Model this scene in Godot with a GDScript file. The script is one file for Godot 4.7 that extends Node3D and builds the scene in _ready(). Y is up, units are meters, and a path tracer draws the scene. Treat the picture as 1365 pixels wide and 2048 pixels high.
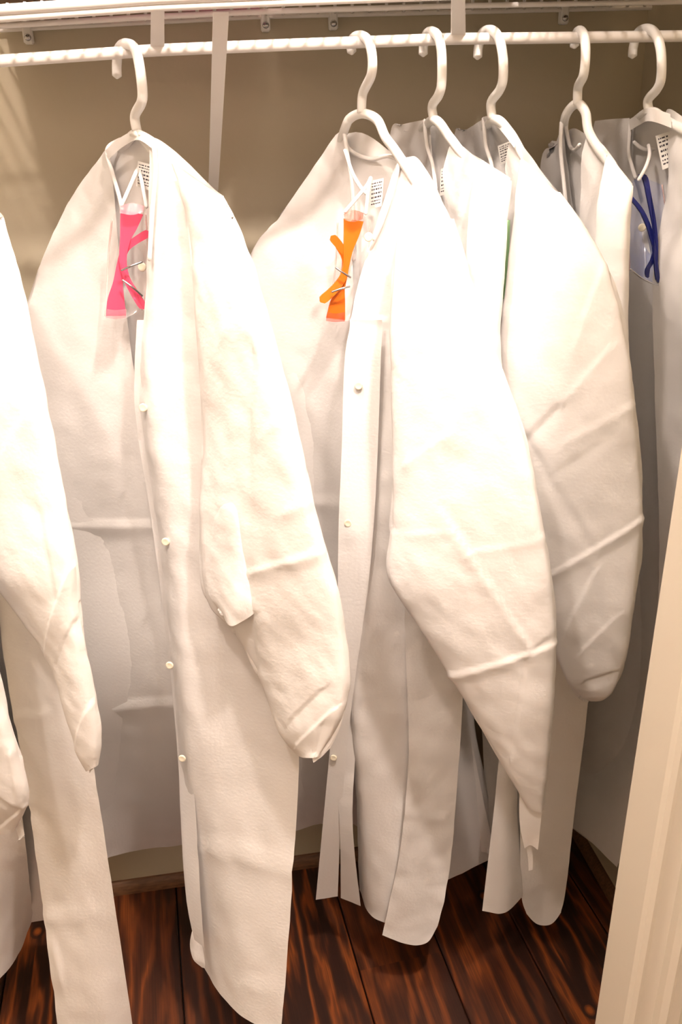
extends Node3D
# A closet: white disposable lab coats on white plastic hangers, hung from the rod of a wire shelf.

const FOCAL := 1653.0
const EYE := Vector3(0, 1.25, 0)
const WALL := 1.253        # distance of the back wall
const RODZ := 1.0          # distance of the hanging rod
const CEILING := 2.2
const HEM := 0.15          # height of the hems above the floor
var view: Basis
var M := {}
var wrinkle := FastNoiseLite.new()
var ripple := FastNoiseLite.new()
var numbers := {}

# ---------------------------------------------------------------- measuring
# a point of the place: what stands at this spot of the picture on the plane z = -d
func at(x: float, y: float, d: float) -> Vector3:
	var r: Vector3 = view * Vector3((x - 682.5) / FOCAL, (1024.0 - y) / FOCAL, -1.0)
	return EYE + r * (-d / r.z)

# distance of the spot when it lies at the height h
func dist_at_height(x: float, y: float, h: float) -> float:
	var r: Vector3 = view * Vector3((x - 682.5) / FOCAL, (1024.0 - y) / FOCAL, -1.0)
	return -(r * ((h - EYE.y) / r.y)).z

func c3(p) -> Vector3:
	if p[2] == 0:
		return Vector3(p[0], p[1], dist_at_height(p[0], p[1], HEM))
	return Vector3(p[0], p[1], p[2])

func spot(v: Vector3) -> Vector3:
	return at(v.x, v.y, v.z)

func rod_y(x: float) -> float:
	var k := [[-700, 172], [-300, 143], [0, 122], [320, 100], [620, 88], [900, 78], [1150, 75], [1365, 72], [1700, 70]]
	for i in k.size() - 1:
		if x <= k[i + 1][0]:
			return lerpf(k[i][1], k[i + 1][1], (x - k[i][0]) / float(k[i + 1][0] - k[i][0]))
	return 70.0

# ---------------------------------------------------------------- nodes
func numbered(called: String) -> String:
	numbers[called] = numbers.get(called, -1) + 1
	return called if numbers[called] == 0 else "%s_%03d" % [called, numbers[called]]

func thing(called: String, where: Vector3, label: String, category: String, group := "") -> Node3D:
	var o := Node3D.new()
	o.name = numbered(called)
	add_child(o)
	o.position = where
	o.set_meta("label", label)
	o.set_meta("category", category)
	if group:
		o.set_meta("group", group)
	return o

# one part; the mesh is given in world coordinates, the node keeps them relative to its parent
func part(called: String, mesh: Mesh, m: Material, parent: Node3D) -> MeshInstance3D:
	var o := MeshInstance3D.new()
	o.name = called
	o.mesh = mesh
	o.material_override = m
	o.cast_shadow = GeometryInstance3D.SHADOW_CASTING_SETTING_DOUBLE_SIDED
	parent.add_child(o, true)
	if parent != self:
		o.position = -parent.global_position
	return o

func structure(called: String, mesh: Mesh, m: Material) -> MeshInstance3D:
	var o := part(called, mesh, m, self)
	o.set_meta("kind", "structure")
	return o

# ---------------------------------------------------------------- shapes
func spline(a: Vector3, b: Vector3, c: Vector3, d: Vector3, t: float) -> Vector3:
	return b.cubic_interpolate(c, a, d, t)

func along(p: Array, t: float) -> Vector3:
	var n := p.size() - 1
	var s := clampf(t, 0, 1) * n
	var i := mini(int(s), n - 1)
	return spline(p[maxi(i - 1, 0)], p[i], p[i + 1], p[mini(i + 2, n)], s - i)

func grid_mesh(p: PackedVector3Array, w: int, h: int) -> ArrayMesh:
	var st := SurfaceTool.new()
	st.begin(Mesh.PRIMITIVE_TRIANGLES)
	st.set_smooth_group(0)
	for j in h:
		for i in w:
			st.set_uv(Vector2(i / float(w - 1), j / float(h - 1)))
			st.add_vertex(p[j * w + i])
	for j in h - 1:
		for i in w - 1:
			var a := j * w + i
			for k in [a, a + 1, a + w, a + 1, a + w + 1, a + w]:
				st.add_index(k)
	st.generate_normals()
	return st.commit()

func crease_height(creases: Array, q: Vector3) -> float:
	var s := 0.0
	for c in creases:
		var a := Vector2(c[0], c[1])
		var b := Vector2(c[2], c[3])
		var near := Geometry2D.get_closest_point_to_segment(Vector2(q.x, q.y), a, b)
		var off := Vector2(q.x, q.y) - near
		var w := float(c[4]) * (0.45 if (b - a).cross(off) < 0 else 1.7)
		var d := off.length() / w
		if d < 1:
			s += c[5] * 0.3 * (1 - d) * (1 - d * 0.4)
	return s

func displaced(p: PackedVector3Array, q: PackedVector3Array, w: int, h: int, amp: float, creases: Array) -> PackedVector3Array:
	var r := p.duplicate()
	for j in h:
		for i in w:
			var k := j * w + i
			var du := p[j * w + mini(i + 1, w - 1)] - p[j * w + maxi(i - 1, 0)]
			var dv := p[mini(j + 1, h - 1) * w + i] - p[maxi(j - 1, 0) * w + i]
			var n := dv.cross(du).normalized()
			if n.dot(EYE - p[k]) < 0:
				n = -n
			var v := p[k]
			var s := wrinkle.get_noise_3d(v.x * 1.6, v.y * 0.55, v.z * 1.6) * amp
			s += ripple.get_noise_3d(v.x + v.y * 0.35, v.y * 0.8, v.z) * amp * 0.5
			r[k] = v + n * (s + crease_height(creases, q[k]))
	return r

# a piece of cloth through rows of measured points
func cloth(rows: Array, amp := 0.004, creases := [], nu := 26, nv := 96) -> ArrayMesh:
	var cols: int = rows[0].size()
	var p := PackedVector3Array()
	var q := PackedVector3Array()
	var lines := []
	for c in cols:
		var l := []
		for r in rows:
			l.append(c3(r[c]))
		lines.append(l)
	for j in nv:
		var across := []
		for l in lines:
			across.append(along(l, j / float(nv - 1)))
		for i in nu:
			var v := along(across, i / float(nu - 1))
			q.append(v)
			p.append(spot(v))
	return grid_mesh(displaced(p, q, nu, nv, amp, creases), nu, nv)

# a sleeve: rows of [left x, y, d, right x, y, d, fullness]
func sleeve_mesh(rows: Array, amp := 0.004, creases := [], nv := 190, closed := 110) -> ArrayMesh:
	var l := []
	var r := []
	var f := []
	for k in rows:
		l.append(Vector3(k[0], k[1], k[2]))
		r.append(Vector3(k[3], k[4], k[5]))
		f.append(Vector3(k[6], 0, 0))
	var p := PackedVector3Array()
	var q := PackedVector3Array()
	for j in nv:
		var t := j / float(nv - 1)
		var a := along(l, t)
		var b := along(r, t)
		var pa := spot(a)
		var pb := spot(b)
		var n := (pb - pa).cross(Vector3.UP).normalized()
		if n.dot(EYE - pa) < 0:
			n = -n
		var full := along(f, t).x
		for i in closed + 1:
			var g := TAU * i / float(closed)
			var u := (1 - cos(g)) / 2
			var s := sin(g)
			q.append(a.lerp(b, u) if s >= 0 else Vector3(-9999, 0, 0))
			p.append(pa.lerp(pb, u) + n * full * (pow(s, 0.55) * 0.62 if s > 0 else -pow(-s, 0.55) * 0.35))
	var d := displaced(p, q, closed + 1, nv, amp, creases)
	for j in nv:
		d[j * (closed + 1) + closed] = d[j * (closed + 1)]
	return grid_mesh(d, closed + 1, nv)

# a round bar through points
func bar(points: Array, radius: float, sides := 12, steps := 0, smooth := true) -> ArrayMesh:
	var n: int = steps if steps > 0 else (points.size() - 1) * 8
	if not smooth:
		n = points.size() - 1
	var p := PackedVector3Array()
	var side := Vector3.ZERO
	for j in n + 3:
		var t := clampf((j - 1) / float(n), 0, 1)
		var c: Vector3 = along(points, t)
		var ahead := (along(points, minf(t + 0.02, 1)) - along(points, maxf(t - 0.02, 0))).normalized()
		if side == Vector3.ZERO:
			side = ahead.cross(Vector3(0.31, 0.2, 0.93)).normalized()
		side = (side - ahead * side.dot(ahead)).normalized()
		var other := ahead.cross(side)
		var r := radius if j > 0 and j < n + 2 else radius * 0.15
		if j == 0:
			c -= ahead * radius * 0.6
		if j == n + 2:
			c += ahead * radius * 0.6
		for i in sides + 1:
			var g := TAU * i / float(sides)
			p.append(c + (side * cos(g) + other * sin(g)) * r)
	return grid_mesh(p, sides + 1, n + 3)

func box(a: Vector3, b: Vector3, bevel := 0.0) -> ArrayMesh:
	var lo := Vector3(minf(a.x, b.x), minf(a.y, b.y), minf(a.z, b.z))
	var hi := Vector3(maxf(a.x, b.x), maxf(a.y, b.y), maxf(a.z, b.z))
	var m := BoxMesh.new()
	m.size = hi - lo
	var st := SurfaceTool.new()
	st.begin(Mesh.PRIMITIVE_TRIANGLES)
	if bevel <= 0:
		st.append_from(m, 0, Transform3D(Basis(), (lo + hi) / 2))
		return st.commit()
	# bevelled: the corner points of three inner boxes, joined as a convex hull of quads
	var c := (lo + hi) / 2
	var e := (hi - lo) / 2
	var ax := [Vector3(e.x, e.y - bevel, e.z - bevel), Vector3(e.x - bevel, e.y, e.z - bevel), Vector3(e.x - bevel, e.y - bevel, e.z)]
	var signs := [[1, 1], [1, -1], [-1, -1], [-1, 1]]
	var faces := []
	for k in 3:
		for s in [-1, 1]:
			var f := []
			for g in signs:
				var v: Vector3 = ax[k]
				v[k] *= s
				v[(k + 1) % 3] *= g[0]
				v[(k + 2) % 3] *= g[1]
				f.append(v)
			faces.append(f)
	for k in 3:
		var i := (k + 1) % 3
		var j := (k + 2) % 3
		for g in signs:
			var f := []
			for o in [[ax[i], 1], [ax[i], -1], [ax[j], -1], [ax[j], 1]]:
				var v: Vector3 = o[0]
				v[i] *= g[0]
				v[j] *= g[1]
				v[k] *= o[1]
				f.append(v)
			faces.append(f)
	for sx in [-1, 1]:
		for sy in [-1, 1]:
			for sz in [-1, 1]:
				var g := Vector3(sx, sy, sz)
				faces.append([ax[0] * g, ax[1] * g, ax[2] * g])
	st.set_smooth_group(-1)
	for f in faces:
		var mid := Vector3.ZERO
		for v in f:
			mid += v
		var list: Array = f
		if ((list[1] - list[0]) as Vector3).cross(list[2] - list[0]).dot(mid) > 0:
			list = f.duplicate()
			list.reverse()
		for k in range(1, list.size() - 1):
			st.add_vertex(c + list[0])
			st.add_vertex(c + list[k])
			st.add_vertex(c + list[k + 1])
	st.generate_normals()
	return st.commit()

# a flat outline with thickness; front and back are matching rings of points
func slab(front: Array, back: Array) -> ArrayMesh:
	var flat := PackedVector2Array()
	var o: Vector3 = front[0]
	var ex := Vector3.ZERO
	var nrm := Vector3.ZERO
	for i in front.size():
		nrm += (front[i] - o).cross(front[(i + 1) % front.size()] - o)
	nrm = nrm.normalized()
	ex = (front[1] - o).normalized()
	var ey := nrm.cross(ex)
	for v in front:
		flat.append(Vector2((v - o).dot(ex), (v - o).dot(ey)))
	var tri := Geometry2D.triangulate_polygon(flat)
	var out: Vector3 = front[0] - back[0]
	var st := SurfaceTool.new()
	st.begin(Mesh.PRIMITIVE_TRIANGLES)
	st.set_smooth_group(-1)
	for k in range(0, tri.size(), 3):
		var a: Vector3 = front[tri[k]]
		var b: Vector3 = front[tri[k + 1]]
		var c: Vector3 = front[tri[k + 2]]
		var turned := (b - a).cross(c - a).dot(out) > 0
		for i in ([0, 2, 1] if turned else [0, 1, 2]):
			st.add_vertex(front[tri[k + i]])
		for i in ([0, 1, 2] if turned else [0, 2, 1]):
			st.add_vertex(back[tri[k + i]])
	var mid := Vector3.ZERO
	for v in front:
		mid += v
	mid /= front.size()
	var ccw := nrm.dot(out) > 0
	for i in front.size():
		var j := (i + 1) % front.size()
		var quad := [front[i], back[i], back[j], front[i], back[j], front[j]]
		if not ccw:
			quad = [front[i], back[j], back[i], front[i], front[j], back[j]]
		quad.reverse()
		for v in quad:
			st.add_vertex(v)
	st.generate_normals()
	return st.commit()

# a strip of given widths along a centre line (picture spots with distance), as a slab
func strip(center: Array, widths: Array, thick: float, round_end := true) -> ArrayMesh:
	var n := 28
	var left := []
	var right := []
	var pts := []
	var ws := []
	for i in center.size():
		pts.append(c3(center[i]))
		ws.append(Vector3(widths[i], 0, 0))
	for j in n + 1:
		var t := j / float(n)
		var c := along(pts, t)
		var d := along(pts, minf(t + 0.02, 1)) - along(pts, maxf(t - 0.02, 0))
		var s := Vector3(-d.y, d.x, 0).normalized()
		var w := along(ws, t).x / 2
		if round_end and t > 0.93:
			w *= sqrt(maxf(0.02, 1 - pow((t - 0.93) / 0.07, 2)))
		left.append(c + s * w)
		right.append(c - s * w)
	right.reverse()
	var ring := left + right
	var front := []
	var back := []
	for v in ring:
		front.append(spot(v))
		back.append(at(v.x, v.y, v.z) + Vector3(0, 0, -thick))
	return slab(front, back)

# a turned profile: [radius, offset along the axis]
func turned(profile: Array, where: Vector3, axis: Vector3, sides := 16) -> ArrayMesh:
	var s := axis.cross(Vector3(0.2, 0.93, 0.1)).normalized()
	var o := axis.cross(s)
	var p := PackedVector3Array()
	for k in profile:
		for i in sides + 1:
			var g := TAU * i / float(sides)
			p.append(where + axis * k[1] + (s * cos(g) + o * sin(g)) * k[0])
	return grid_mesh(p, sides + 1, profile.size())

# ---------------------------------------------------------------- materials
func plain(color: Color, rough := 0.6) -> StandardMaterial3D:
	var m := StandardMaterial3D.new()
	m.albedo_color = color
	m.roughness = rough
	m.cull_mode = BaseMaterial3D.CULL_DISABLED
	return m

func noise_texture(freq: float, ramp: Array, size := 512, normal := false, bump := 2.0) -> NoiseTexture2D:
	var t := NoiseTexture2D.new()
	t.width = size
	t.height = size
	t.seamless = true
	var n := FastNoiseLite.new()
	n.seed = 11
	n.frequency = freq
	n.fractal_octaves = 4
	t.noise = n
	t.as_normal_map = normal
	t.bump_strength = bump
	if ramp:
		var g := Gradient.new()
		g.set_color(0, ramp[0])
		g.set_color(1, ramp[1])
		t.color_ramp = g
	return t

func wood_image(seed_: int, knots: Array, streaks: float) -> ImageTexture:
	var w := 256
	var h := 1024
	var n := FastNoiseLite.new()
	n.seed = seed_
	n.frequency = 0.9
	var fine := FastNoiseLite.new()
	fine.seed = seed_ + 7
	fine.frequency = 1.0
	var im := Image.create(w, h, false, Image.FORMAT_RGB8)
	var dark := Color(0.155, 0.08, 0.05)
	var mid := Color(0.34, 0.17, 0.08)
	var light := Color(0.57, 0.3, 0.12)
	for j in h:
		for i in w:
			var x := i / float(w)
			var y := j / float(h)
			var u := x * 5.0 + n.get_noise_2d(x * 1.6, y * 2.4) * 2.2
			for k in knots:
				var d := Vector2((x - k[0]) * 5.0, (y - k[1]) * 22.0)
				u += signf(d.x) * 0.75 * exp(-d.length_squared() * 0.55)
			var g := 0.5 + 0.5 * sin(u * TAU * 0.7)
			g = pow(g, 1.8)
			var tone := 0.34 + 0.5 * n.get_noise_2d(x * 0.8 + 3, y * 2.0 + 5) + 0.28 * fine.get_noise_2d(x * 9.0, y * 3.0)
			g = lerpf(tone, g, 0.25 + 0.5 * streaks) + fine.get_noise_2d(x * 70.0, y * 4.0) * 0.2
			var c := dark.lerp(mid, smoothstep(0.0, 0.6, g)).lerp(light, smoothstep(0.5, 1.0, g))
			for k in knots:
				var d := Vector2((x - k[0]) * 1.0, (y - k[1]) * 7.0).length()
				if d < 0.055:
					c = light.lerp(mid, smoothstep(0.02, 0.055, d))
				elif d < 0.085:
					c = c.lerp(dark, 0.8)
			im.set_pixel(i, j, c)
	return ImageTexture.create_from_image(im)

func tag_image() -> ImageTexture:
	var im := Image.create(96, 128, false, Image.FORMAT_RGB8)
	im.fill(Color(0.93, 0.93, 0.92))
	var g := RandomNumberGenerator.new()
	g.seed = 5
	for row in 7:
		var x := 10
		while x < 80:
			var w := g.randi_range(5, 14)
			im.fill_rect(Rect2i(x, 14 + row * 15, w, 6), Color(0.22, 0.21, 0.25))
			x += w + g.randi_range(3, 5)
	return ImageTexture.create_from_image(im)

func make_materials() -> void:
	var cloth_m := plain(Color(0.93, 0.925, 0.92), 0.95)
	cloth_m.normal_enabled = true
	cloth_m.normal_texture = noise_texture(0.06, [], 512, true, 1.2)
	cloth_m.normal_scale = 0.5
	cloth_m.uv1_triplanar = true
	cloth_m.uv1_scale = Vector3(5, 5, 5)
	cloth_m.backlight = Color(0.3, 0.3, 0.3)
	cloth_m.backlight_enabled = true
	M.cloth = cloth_m
	M.plastic = plain(Color(0.93, 0.93, 0.92), 0.35)
	M.wire = plain(Color(0.92, 0.91, 0.9), 0.3)
	var wall := plain(Color(0.74, 0.705, 0.62), 0.85)
	wall.normal_enabled = true
	wall.normal_texture = noise_texture(0.04, [], 512, true, 1.0)
	wall.normal_scale = 0.25
	wall.uv1_triplanar = true
	wall.uv1_world_triplanar = true
	wall.uv1_scale = Vector3(3, 3, 3)
	M.wall = wall
	M.ceiling = plain(Color(0.92, 0.91, 0.89), 0.9)
	M.casing = plain(Color(0.83, 0.8, 0.74), 0.4)
	var shoe := plain(Color(0.46, 0.32, 0.21), 0.55)
	shoe.albedo_texture = noise_texture(0.03, [Color(0.7, 0.7, 0.7), Color(1.1, 1.1, 1.1)], 256)
	shoe.uv1_triplanar = true
	shoe.uv1_scale = Vector3(4, 20, 20)
	M.shoe = shoe
	M.gap = plain(Color(0.04, 0.025, 0.018), 0.9)
	var knots := [[[0.3, 0.42]], [[0.7, 0.2]], [[0.5, 0.8], [0.2, 0.1]]]
	for i in 3:
		var m := plain(Color(1, 1, 1), 0.42)
		m.albedo_texture = wood_image(31 + i * 5, knots[i], [1.0, 0.3, 0.4][i])
		M["wood%d" % i] = m
	M.button = plain(Color(0.94, 0.91, 0.82), 0.4)
	var tag := plain(Color(1, 1, 1), 0.8)
	tag.albedo_texture = tag_image()
	M.tag = tag
	M.metal = plain(Color(0.75, 0.75, 0.76), 0.25)
	M.metal.metallic = 1.0
	for c in [["pink", Color(0.86, 0.3, 0.43)], ["orange", Color(0.9, 0.44, 0.1)], ["blue", Color(0.1, 0.13, 0.4)], ["green", Color(0.7, 0.9, 0.68)]]:
		M[c[0]] = plain(c[1], 0.25)
	for c in [["lens", Color(1, 1, 1, 0.16)], ["rim", Color(1, 0.85, 0.82, 0.4)], ["lens_pink", Color(0.95, 0.55, 0.6, 0.5)], ["lens_orange", Color(0.95, 0.3, 0.2, 0.6)], ["lens_blue", Color(0.5, 0.65, 1, 0.2)]]:
		var m := plain(c[1], 0.05)
		m.transparency = BaseMaterial3D.TRANSPARENCY_ALPHA
		M[c[0]] = m
	M.pink_box = plain(Color(0.93, 0.68, 0.78), 0.7)
	M.dark_box = plain(Color(0.16, 0.13, 0.15), 0.4)
	M.tan_box = plain(Color(0.5, 0.4, 0.32), 0.7)
	M.white_box = plain(Color(0.85, 0.82, 0.78), 0.7)
	M.lamp_rim = plain(Color(0.9, 0.9, 0.9), 0.4)
	var glow := plain(Color(1, 0.95, 0.88), 0.5)
	glow.emission_enabled = true
	glow.emission = Color(1, 0.93, 0.84)
	glow.emission_energy_multiplier = 3.0
	M.glow = glow

# ---------------------------------------------------------------- light
func downlight(x: float, z: float, energy: float, size: float, color: Color, label: String) -> void:
	var t := thing("ceiling_lamp", Vector3(x, CEILING, z), label, "lamp", "ceiling lamps above the coats")
	var c := Vector3(x, CEILING, z)
	part("rim", turned([[0.075, 0], [0.075, 0.008], [0.06, 0.012], [0.055, 0.004], [0.055, 0]], c, Vector3.DOWN, 32), M.lamp_rim, t)
	part("glowing_disc", turned([[0.0, 0.003], [0.054, 0.003]], c, Vector3.DOWN, 32), M.glow, t)
	var l := OmniLight3D.new()
	l.light_color = color
	l.light_energy = energy
	l.light_size = size
	l.omni_range = 8.0
	l.omni_attenuation = 2.0
	l.shadow_enabled = true
	t.add_child(l)
	l.position = Vector3(0, -0.07, 0)

# ---------------------------------------------------------------- things
func hanger(hook: Array, arms: Array, label: String) -> void:
	# hook: spots with distances from the tip over the rod to the neck; arms: the loop under the neck
	var pts := []
	for p in hook:
		pts.append(at(p[0], p[1], p[2]))
	var t := thing("coat_hanger", pts[pts.size() - 1], label, "hanger", "white plastic hangers on the rod")
	part("hook", bar(pts, 0.0052, 14, 60), M.plastic, t)
	var a := []
	for p in arms:
		a.append(at(p[0], p[1], p[2]))
	part("arms", bar(a, 0.0052, 14, 80), M.plastic, t)

func make_button(x: float, y: float, d: float, parent: Node3D) -> void:
	var c := at(x, y, d)
	var axis := (Vector3(-0.35, 0.05, 1)).normalized()
	part("button", turned([[0, 0.0018], [0.0028, 0.0018], [0.0042, 0.0022], [0.005, 0.0014], [0.005, 0.0002], [0.0042, -0.0008], [0, -0.0008]], c, axis), M.button, parent)

# label, far front half, near front half, back's top edge, near sleeve, options
func coat(label: String, far: Array, near: Array, top: Array, sleeve: Array, opt := {}) -> Node3D:
	var base: Vector3 = at(near[0][1][0], near[0][1][1], RODZ)
	var t := thing("lab_coat", base, label, "coat", "white lab coats on the rod")
	var cr: Array = opt.get("creases", [])
	var fcr: Array = opt.get("far_creases", [])
	for k in cr + fcr:
		k[5] *= 2.4
	part("front_panel", cloth(far, 0.0028, fcr, 26, 190), M.cloth, t)
	part("front_panel", cloth(near, 0.003, cr, 44, 190), M.cloth, t)
	# the back joins the outer edges of both halves
	var rows := [top]
	for i in range(1, far.size()):
		var a := c3(far[i][0]) + Vector3(4, -4, 0.012)
		var e := c3(far[i][2]) + Vector3(6, -6, 0.02)
		var b := c3(near[i][near[i].size() - 1]) + Vector3(-3, -3, 0.004)
		var row := []
		for v in [a, e, e.lerp(b, 0.5) + Vector3(10, 0, 0.01), b]:
			row.append([v.x, v.y, v.z])
		rows.append(row)
	part("back_panel", cloth(rows, 0.003), M.cloth, t)
	part("sleeve", sleeve_mesh(sleeve, 0.0028, opt.get("sleeve_creases", [])), M.cloth, t)
	# the sleeve on the wall side
	var fs := []
	for i in range(1, far.size() - 1):
		var v := c3(far[i][0])
		fs.append([v.x - 1 - 7 * (i - 1), v.y + 10, minf(v.z + 0.03, WALL - 0.045), v.x + 85, v.y + 12, minf(v.z + 0.05, WALL - 0.04), 0.014])
	part("sleeve", sleeve_mesh(fs, 0.003, [], 60, 24), M.cloth, t)
	for f in opt.get("flaps", []):
		part("fold", cloth(f, 0.003, cr), M.cloth, t)
	for f in opt.get("plackets", []):
		part("placket", cloth(f, 0.0015, cr, 8, 60), M.cloth, t)
	for b in opt.get("bands", []):
		var pts := []
		for p in b:
			pts.append(at(p[0], p[1], p[2]))
		part("neckband", bar(pts, 0.0024, 10), M.cloth, t)
	for b in opt.get("collars", []):
		part("collar", cloth(b, 0.001, [], 24, 10), M.cloth, t)
	for b in opt.get("buttons", []):
		make_button(b[0], b[1], b[2], t)
	for b in opt.get("tags", []):
		var g := part("size_tag", cloth([[b[0], b[1]], [b[2], b[3]]], 0.0, [], 4, 4), M.tag, t)
		g.set_meta("label", "white tag with rows of tiny dark print")
	for b in opt.get("cuffs", []):
		part("cuff", cloth(b, 0.002, [], 10, 16), M.cloth, t)
	return t

func glasses(called: String, label: String, m: String, temples: Array, lens: Array, cords: Array, wires: Array, ends: Array) -> void:
	var f: Array = temples[0][0][0]
	var t := thing(called, at(f[0], f[1], f[2]), label, "glasses", "safety glasses hung on the coats")
	for k in temples:
		part("temple", strip(k[0], k[1], 0.0028), M[m], t)
	if lens:
		part("lens", cloth(lens, 0.0, [], 16, 30), M.lens if m != "blue" else M.lens_blue, t)
		for side in [0, lens[0].size() - 1]:
			var p := []
			for r in lens:
				p.append(at(r[side][0], r[side][1], r[side][2]))
			part("lens_rim", bar(p, 0.0011, 8), M.rim, t)
	for e in ends:
		part("hinge_block", cloth(e, 0.0, [], 8, 6), M["lens_" + m] if M.has("lens_" + m) else M.lens, t)
	for c in cords:
		var p := []
		for k in c:
			p.append(at(k[0], k[1], k[2]))
		part("cord", bar(p, 0.0022, 8), M.cloth, t)
	for c in wires:
		var p := []
		for k in c:
			p.append(at(k[0], k[1], k[2]))
		part("nose_wire", bar(p, 0.0012, 8), M.metal, t)

func _ready() -> void:
	view = Basis(Vector3.UP, deg_to_rad(-8.0)) * Basis(Vector3.RIGHT, deg_to_rad(-22.0)) * Basis(Vector3(0, 0, 1), deg_to_rad(-2.0))
	var cam := Camera3D.new()
	cam.name = "camera"
	cam.transform = Transform3D(view, EYE)
	cam.fov = rad_to_deg(2.0 * atan(1024.0 / FOCAL))
	cam.near = 0.02
	add_child(cam)
	cam.current = true
	var env := Environment.new()
	env.background_mode = Environment.BG_COLOR
	env.background_color = Color(0.02, 0.02, 0.02)
	env.tonemap_mode = Environment.TONE_MAPPER_LINEAR
	env.tonemap_exposure = 1.1
	env.sdfgi_enabled = true
	env.ssao_enabled = true
	env.ssil_enabled = true
	var we := WorldEnvironment.new()
	we.environment = env
	add_child(we)
	wrinkle.seed = 3
	wrinkle.frequency = 5.0
	wrinkle.fractal_octaves = 2
	ripple.seed = 8
	ripple.frequency = 22.0
	ripple.fractal_octaves = 2
	make_materials()
	var key := Color(1, 0.92, 0.865)
	downlight(-0.08, -0.69, 0.7, 0.025, key, "round ceiling lamp above the coat with pink glasses")
	downlight(0.3, -0.18, 1.95, 0.035, key, "round ceiling lamp above the coats by the door casing")
	downlight(-0.3, -0.2, 0.7, 0.035, key, "round ceiling lamp above the coats at the left edge")
	downlight(0.0, 0.9, 0.6, 0.3, Color(1, 0.9, 0.86), "round ceiling lamp of the room in front of the closet")
	build_room()
	build_shelf()
	build_coats()
	build_glasses()

# ---------------------------------------------------------------- the setting
func build_room() -> void:
	structure("wall_back", box(Vector3(-1.7, 0, -WALL), Vector3(0.75, CEILING, -WALL - 0.1)), M.wall)
	structure("wall_right", box(Vector3(0.635, 0, -WALL), Vector3(0.735, CEILING, -0.5)), M.wall)
	structure("wall_left", box(Vector3(-1.7, 0, -WALL), Vector3(-1.6, CEILING, 1.8)), M.wall)
	structure("wall_front", box(Vector3(-1.7, 0, 1.7), Vector3(1.7, CEILING, 1.8)), M.wall)
	structure("wall_room", box(Vector3(1.6, 0, -0.5), Vector3(1.7, CEILING, 1.8)), M.wall)
	structure("ceiling", box(Vector3(-1.7, CEILING, -WALL - 0.1), Vector3(1.7, CEILING + 0.1, 1.8)), M.ceiling)
	# floor of wide stained boards
	var floor_ := structure("floor", box(Vector3(-1.7, -0.06, -WALL - 0.1), Vector3(1.7, -0.022, 1.8)), M.gap)
	var turn := Basis(Vector3.UP, 0.08)
	var g := RandomNumberGenerator.new()
	g.seed = 4
	var widths := []
	var x := -1.62
	while x < 1.75:
		widths.append([x, 0.145])
		x += 0.1475
	for k in widths.size():
		for piece in 2:
			var lo := -1.5 if piece == 0 else 0.32 + 0.25 * (k % 3)
			var hi: float = 0.317 + 0.25 * (k % 3) if piece == 0 else 1.95
			var e := Vector3(widths[k][1] / 2, 0.011, (hi - lo) / 2)
			var v := [Vector3(-e.x, 0, 0), Vector3(-e.x, e.y * 2 - 0.0015, 0), Vector3(-e.x + 0.0018, e.y * 2, 0), Vector3(e.x - 0.0018, e.y * 2, 0), Vector3(e.x, e.y * 2 - 0.0015, 0), Vector3(e.x, 0, 0)]
			var st := SurfaceTool.new()
			st.begin(Mesh.PRIMITIVE_TRIANGLES)
			st.set_smooth_group(-1)
			var off := g.randf()
			var flip := k % 2 == 0
			for i in v.size() - 1:
				for c in [[i, lo], [i, hi], [i + 1, lo], [i + 1, lo], [i, hi], [i + 1, hi]]:
					var p: Vector3 = v[c[0]]
					var u: float = (p.x + e.x) / (2 * e.x)
					st.set_uv(Vector2(1 - u if flip else u, c[1] / 1.3 + off))
					st.add_vertex(turn * Vector3(widths[k][0] + p.x, -0.022 + p.y - g.randf() * 0.0, c[1]))
			for c in [[lo, 1], [hi, -1]]:
				for i in range(1, v.size() - 1):
					var list := [v[0], v[i], v[i + 1]]
					if c[1] < 0:
						list.reverse()
					for p in list:
						st.set_uv(Vector2(0.5, off))
						st.add_vertex(turn * Vector3(widths[k][0] + p.x, -0.022 + p.y, c[0]))
			st.generate_normals()
			part("plank", st.commit(), M["wood%d" % ((k + piece) % 3)], floor_)
	# boards' foot mouldings along the walls
	var back := []
	for k in 7:
		var a := PI / 2 * k / 6.0
		back.append(Vector2(sin(a) * 0.014, cos(a) * 0.024))
	baseboard("baseboard_back", Vector3(-1.6, 0, -WALL), Vector3(0.635, 0, -WALL), Vector3(0, 0, 1), back)
	baseboard("baseboard_right", Vector3(0.635, 0, -WALL), Vector3(0.635, 0, -0.6), Vector3(-1, 0, 0), back)
	# fluted door casing, a little out of plumb
	var foot := at(1191, 2048, 0.5)
	var upper := at(1365, 893, 0.5)
	var lean := (upper - foot) / (upper.y - foot.y)
	var o := foot - lean * foot.y + Vector3(0, 0, 0.03)
	var prof := [[0, -0.03], [0, 0.012], [0.002, 0.0165], [0.006, 0.018], [0.010, 0.0165], [0.013, 0.011], [0.015, 0.011], [0.027, 0.0125], [0.029, 0.018], [0.034, 0.0215], [0.039, 0.018], [0.041, 0.0125], [0.053, 0.0125], [0.055, 0.018], [0.060, 0.0215], [0.065, 0.018], [0.067, 0.0125], [0.082, 0.0125], [0.085, 0.02], [0.1, 0.022], [0.1, -0.03]]
	var low := []
	var high := []
	for p in prof:
		low.append(o + Vector3(p[0], 0, p[1]))
		high.append(o + lean * CEILING + Vector3(p[0], 0, p[1]))
	low.reverse()
	high.reverse()
	structure("wall_partition", box(Vector3(o.x + 0.09, 0, -0.6), Vector3(1.7, CEILING, -0.5)), M.wall)
	structure("trim_1", slab(high, low), M.casing)

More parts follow.
